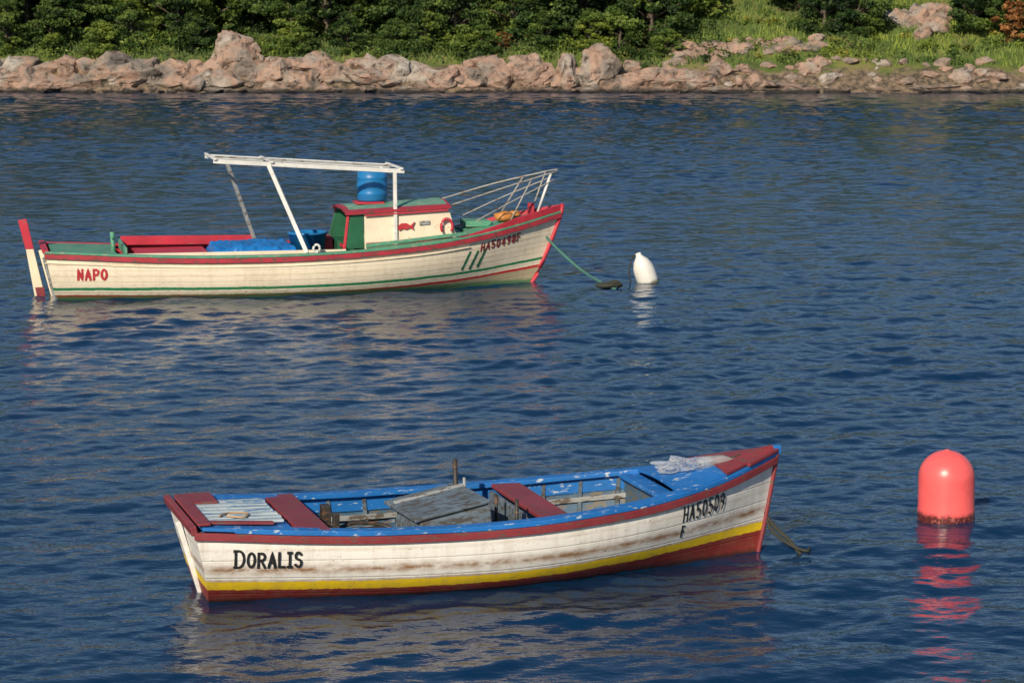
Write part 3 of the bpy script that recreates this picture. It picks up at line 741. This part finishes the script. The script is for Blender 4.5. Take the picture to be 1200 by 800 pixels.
def leafmesh(name,q,t,mat):
    n=len(q)//4; me=bpy.data.meshes.new(name)
    me.vertices.add(len(q)); me.vertices.foreach_set('co',q.astype(np.float32).ravel())
    me.loops.add(len(q)); me.loops.foreach_set('vertex_index',np.arange(len(q),dtype=np.int32))
    me.polygons.add(n); me.polygons.foreach_set('loop_start',np.arange(0,4*n,4,dtype=np.int32)); me.polygons.foreach_set('loop_total',np.full(n,4,dtype=np.int32))
    me.update(calc_edges=True)
    a=me.attributes.new('tint','FLOAT','POINT'); a.data.foreach_set('value',np.clip(t,0,1).astype(np.float32))
    me.materials.append(mat); return me
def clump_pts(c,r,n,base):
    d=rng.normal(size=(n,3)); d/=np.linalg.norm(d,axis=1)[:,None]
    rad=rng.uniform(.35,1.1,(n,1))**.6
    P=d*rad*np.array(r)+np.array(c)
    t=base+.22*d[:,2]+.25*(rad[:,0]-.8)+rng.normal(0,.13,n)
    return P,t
def tree_mesh(name,h,w,mat,seed,low=.15,nl=70,per=165,size=.12):
    rr=random.Random(seed); Q=[];T=[]
    limbs=[]
    for i in range(nl):
        f=low+(1-low)*rr.random(); ang=rr.uniform(0,6.28)
        env=math.sin(math.pi*min(1,(f-low)/(1-low)*.8+.17))**.6
        rad=w*env*rr.uniform(.3,1.1); c=(math.cos(ang)*rad,math.sin(ang)*rad,h*f)
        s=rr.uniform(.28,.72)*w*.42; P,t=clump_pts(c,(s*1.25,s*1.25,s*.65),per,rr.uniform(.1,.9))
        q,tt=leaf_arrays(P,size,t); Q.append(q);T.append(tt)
        if i%5==0: limbs.append(c)
    me=leafmesh(name,np.concatenate(Q),np.concatenate(T),mat)
    tob=[tube('tmp',[(0,0,-.6),(.08,0,h*.25),(-.05,.05,h*.5),(.05,0,h*.9)],[.16,.13,.09,.03],m_bark)]
    for c in limbs:
        tob.append(tube('tmp',[(0,0,c[2]*.55),(c[0]*.5,c[1]*.5,c[2]*.8),(c[0],c[1],c[2])],[.07,.045,.015],m_bark,seg=5))
    bm=bmesh.new(); bm.from_mesh(me); nleaf=len(bm.faces)
    for o in tob: bm.from_mesh(o.data)
    bm.faces.ensure_lookup_table()
    for f in bm.faces[nleaf:]: f.material_index=1
    bm.to_mesh(me); bm.free(); me.materials.append(m_bark)
    for o in tob:
        d=o.data; bpy.data.objects.remove(o); bpy.data.meshes.remove(d)
    return me
variants=[tree_mesh('treeA',5.5,1.9,m_leafA,1,.08),tree_mesh('treeB',4.6,2.1,m_leafA,2,.05),tree_mesh('treeC',5.0,1.8,m_leafB,3,.1),
          tree_mesh('treeD',6.0,1.8,m_leafA,4,.15),tree_mesh('treeE',3.6,2.0,m_leafB,5,.02),tree_mesh('treeY',4.2,1.7,m_leafY,6,.1),tree_mesh('treeR',2.6,1.2,m_leafC,8,.1,30,60)]
def plant(vi,x,y,s=1,dz=-.15,name='leafy_tree'):
    o=bpy.data.objects.new(name,variants[vi]); COL.objects.link(o); o.location=(x,y,tz(x,y)+dz); o.rotation_euler=(0,0,random.uniform(0,6.28)); o.scale=(s,s,s*random.uniform(.9,1.1))
spots=[(0,40,102.0,.95),(1,75,101.0,.65),(0,60,105,1),(2,125,103,.75),(5,165,104.5,1.0),(1,215,101.2,.8),(0,250,102.0,.85),(1,300,103.0,.95),(2,345,101.0,.6),(0,385,101.5,.9),(3,430,102.5,.95),(0,470,103,.95),(5,503,104,.7),(1,535,101.4,.75),
 (0,600,101.8,.9),(3,640,102,.9),(1,680,102.4,.95),(4,725,101,.6),(0,760,102.0,.95),(2,805,104,.8),(3,835,107,1),(0,960,102.0,.75),(1,1000,102.6,.7),(3,930,105,1),(0,1135,102.4,.75),(1,1160,104,.9),(6,1182,101.3,.8),(6,590,100.6,.4),(4,565,100.2,.42),(4,125,99.9,.45),(4,355,100.0,.38),(2,690,100.5,.42),(0,5,102.3,.95),(3,555,105,1.1),(3,330,106,1.1),(5,870,108,.9),(4,465,100.3,.4),(6,290,100.9,.3),(1,640,100.4,.42),(4,780,100.2,.38),(1,15,100.1,.5),(5,745,100.8,.3),(1,235,100.3,.42),(1,410,100.2,.42),(1,160,100.6,.5),(4,540,99.9,.3),(5,90,104,.8),(6,620,101.2,.35),(5,1060,107,.7),(3,190,104,.9),(3,100,102.5,.7),(0,720,104,1),(1,500,100.6,.5),(3,275,104,1)]
for vi,u,y,s in spots: plant(vi,px(u,y),y+SH,s,name='shrub_tree' if s<.6 else 'leafy_tree')
for x in list(range(-60,-27,4))+list(range(28,62,4)):
    plant(random.choice([0,1,3,2]),x+random.uniform(-1,1),102+SH+random.uniform(0,5),random.uniform(.8,1.1))
Q=[];T=[]
for i in range(950):
    y=106.5+SH+rd.random()**1.3*45; x=rd.uniform(-75,75)
    u=x/y*2800+600
    if 860<u<920 or 1030<u<1110:
        if y<112+SH: continue
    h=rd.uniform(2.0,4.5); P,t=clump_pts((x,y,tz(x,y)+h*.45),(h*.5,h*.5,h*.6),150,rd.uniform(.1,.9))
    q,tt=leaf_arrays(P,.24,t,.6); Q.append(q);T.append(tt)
me=leafmesh('hillside_forest',np.concatenate(Q),np.concatenate(T),m_leafA); COL.objects.link(bpy.data.objects.new('hillside_forest',me))
for nm,mat,cnt,dens,lo,hi,y0,y1 in(('undergrowth',m_leafB,430,120,.25,.8,98.9,105),('dark_undergrowth',m_leafA,700,120,.4,1.2,99.2,107),('dry_grass_patches',m_leafY,200,90,.15,.45,98.9,107)):
    Q=[];T=[]
    for i in range(cnt):
        x=rd.uniform(-60,60); y=rd.uniform(y0,y1)+SH; h=rd.uniform(lo,hi); u=x/y*2800+600
        if nm=='dark_undergrowth' and (850<u<925 or 1030<u<1110): continue
        if u>780: h*=.7
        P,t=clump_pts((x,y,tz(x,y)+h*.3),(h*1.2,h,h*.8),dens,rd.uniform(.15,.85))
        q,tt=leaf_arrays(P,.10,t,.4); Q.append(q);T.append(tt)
    me=leafmesh(nm,np.concatenate(Q),np.concatenate(T),mat); COL.objects.link(bpy.data.objects.new(nm,me))
n=45000; x=rng.uniform(-55,55,n); y=rng.uniform(98.7,111,n)+SH
P=np.array([(a,b,tz(a,b)) for a,b in zip(x,y)]); hgt=rng.uniform(.12,.38,n); w=.03; dx=rng.normal(0,.08,n)
q=np.stack([P+np.c_[-w+0*x,0*x,0*x],P+np.c_[w+0*x,0*x,0*x],P+np.c_[dx+.008,.05+0*x,hgt],P+np.c_[dx-.008,.05+0*x,hgt]],1).reshape(-1,3)
t=np.repeat(rng.uniform(.2,.9,n),4); me=leafmesh('grass',q,t,m_leafB); COL.objects.link(bpy.data.objects.new('grass',me))

# ================================================================= light, sky, camera
az,el=R(202),R(29)
S=Vector((math.sin(az)*math.cos(el),math.cos(az)*math.cos(el),math.sin(el)))
sl=bpy.data.lights.new('sun','SUN'); sl.energy=5.0; sl.angle=R(.5); sl.color=(1,.86,.66)
so=bpy.data.objects.new('sun',sl); COL.objects.link(so); so.rotation_euler=S.to_track_quat('Z','Y').to_euler(); so.location=(0,0,40)
w=bpy.data.worlds.new('World'); scene.world=w; w.use_nodes=True; nt=w.node_tree
sk=nt.nodes.new('ShaderNodeTexSky'); sk.sky_type='NISHITA'; sk.sun_disc=False; sk.sun_elevation=el; sk.sun_rotation=az; sk.air_density=1.0; sk.dust_density=.1; sk.ozone_density=2.6
nt.links.new(sk.outputs[0],nt.nodes['Background'].inputs[0]); nt.nodes['Background'].inputs[1].default_value=.085
scene.view_settings.view_transform='Standard'; scene.view_settings.look='None'; scene.view_settings.exposure=0
cd=bpy.data.cameras.new('camera'); cam=bpy.data.objects.new('camera',cd); COL.objects.link(cam); scene.camera=cam
cam.location=(0,0,4.5); cam.rotation_euler=(R(90-8.21),0,0); cd.lens=84; cd.sensor_width=36; cd.clip_end=3000
cd.dof.use_dof=True; cd.dof.focus_distance=21; cd.dof.aperture_fstop=8
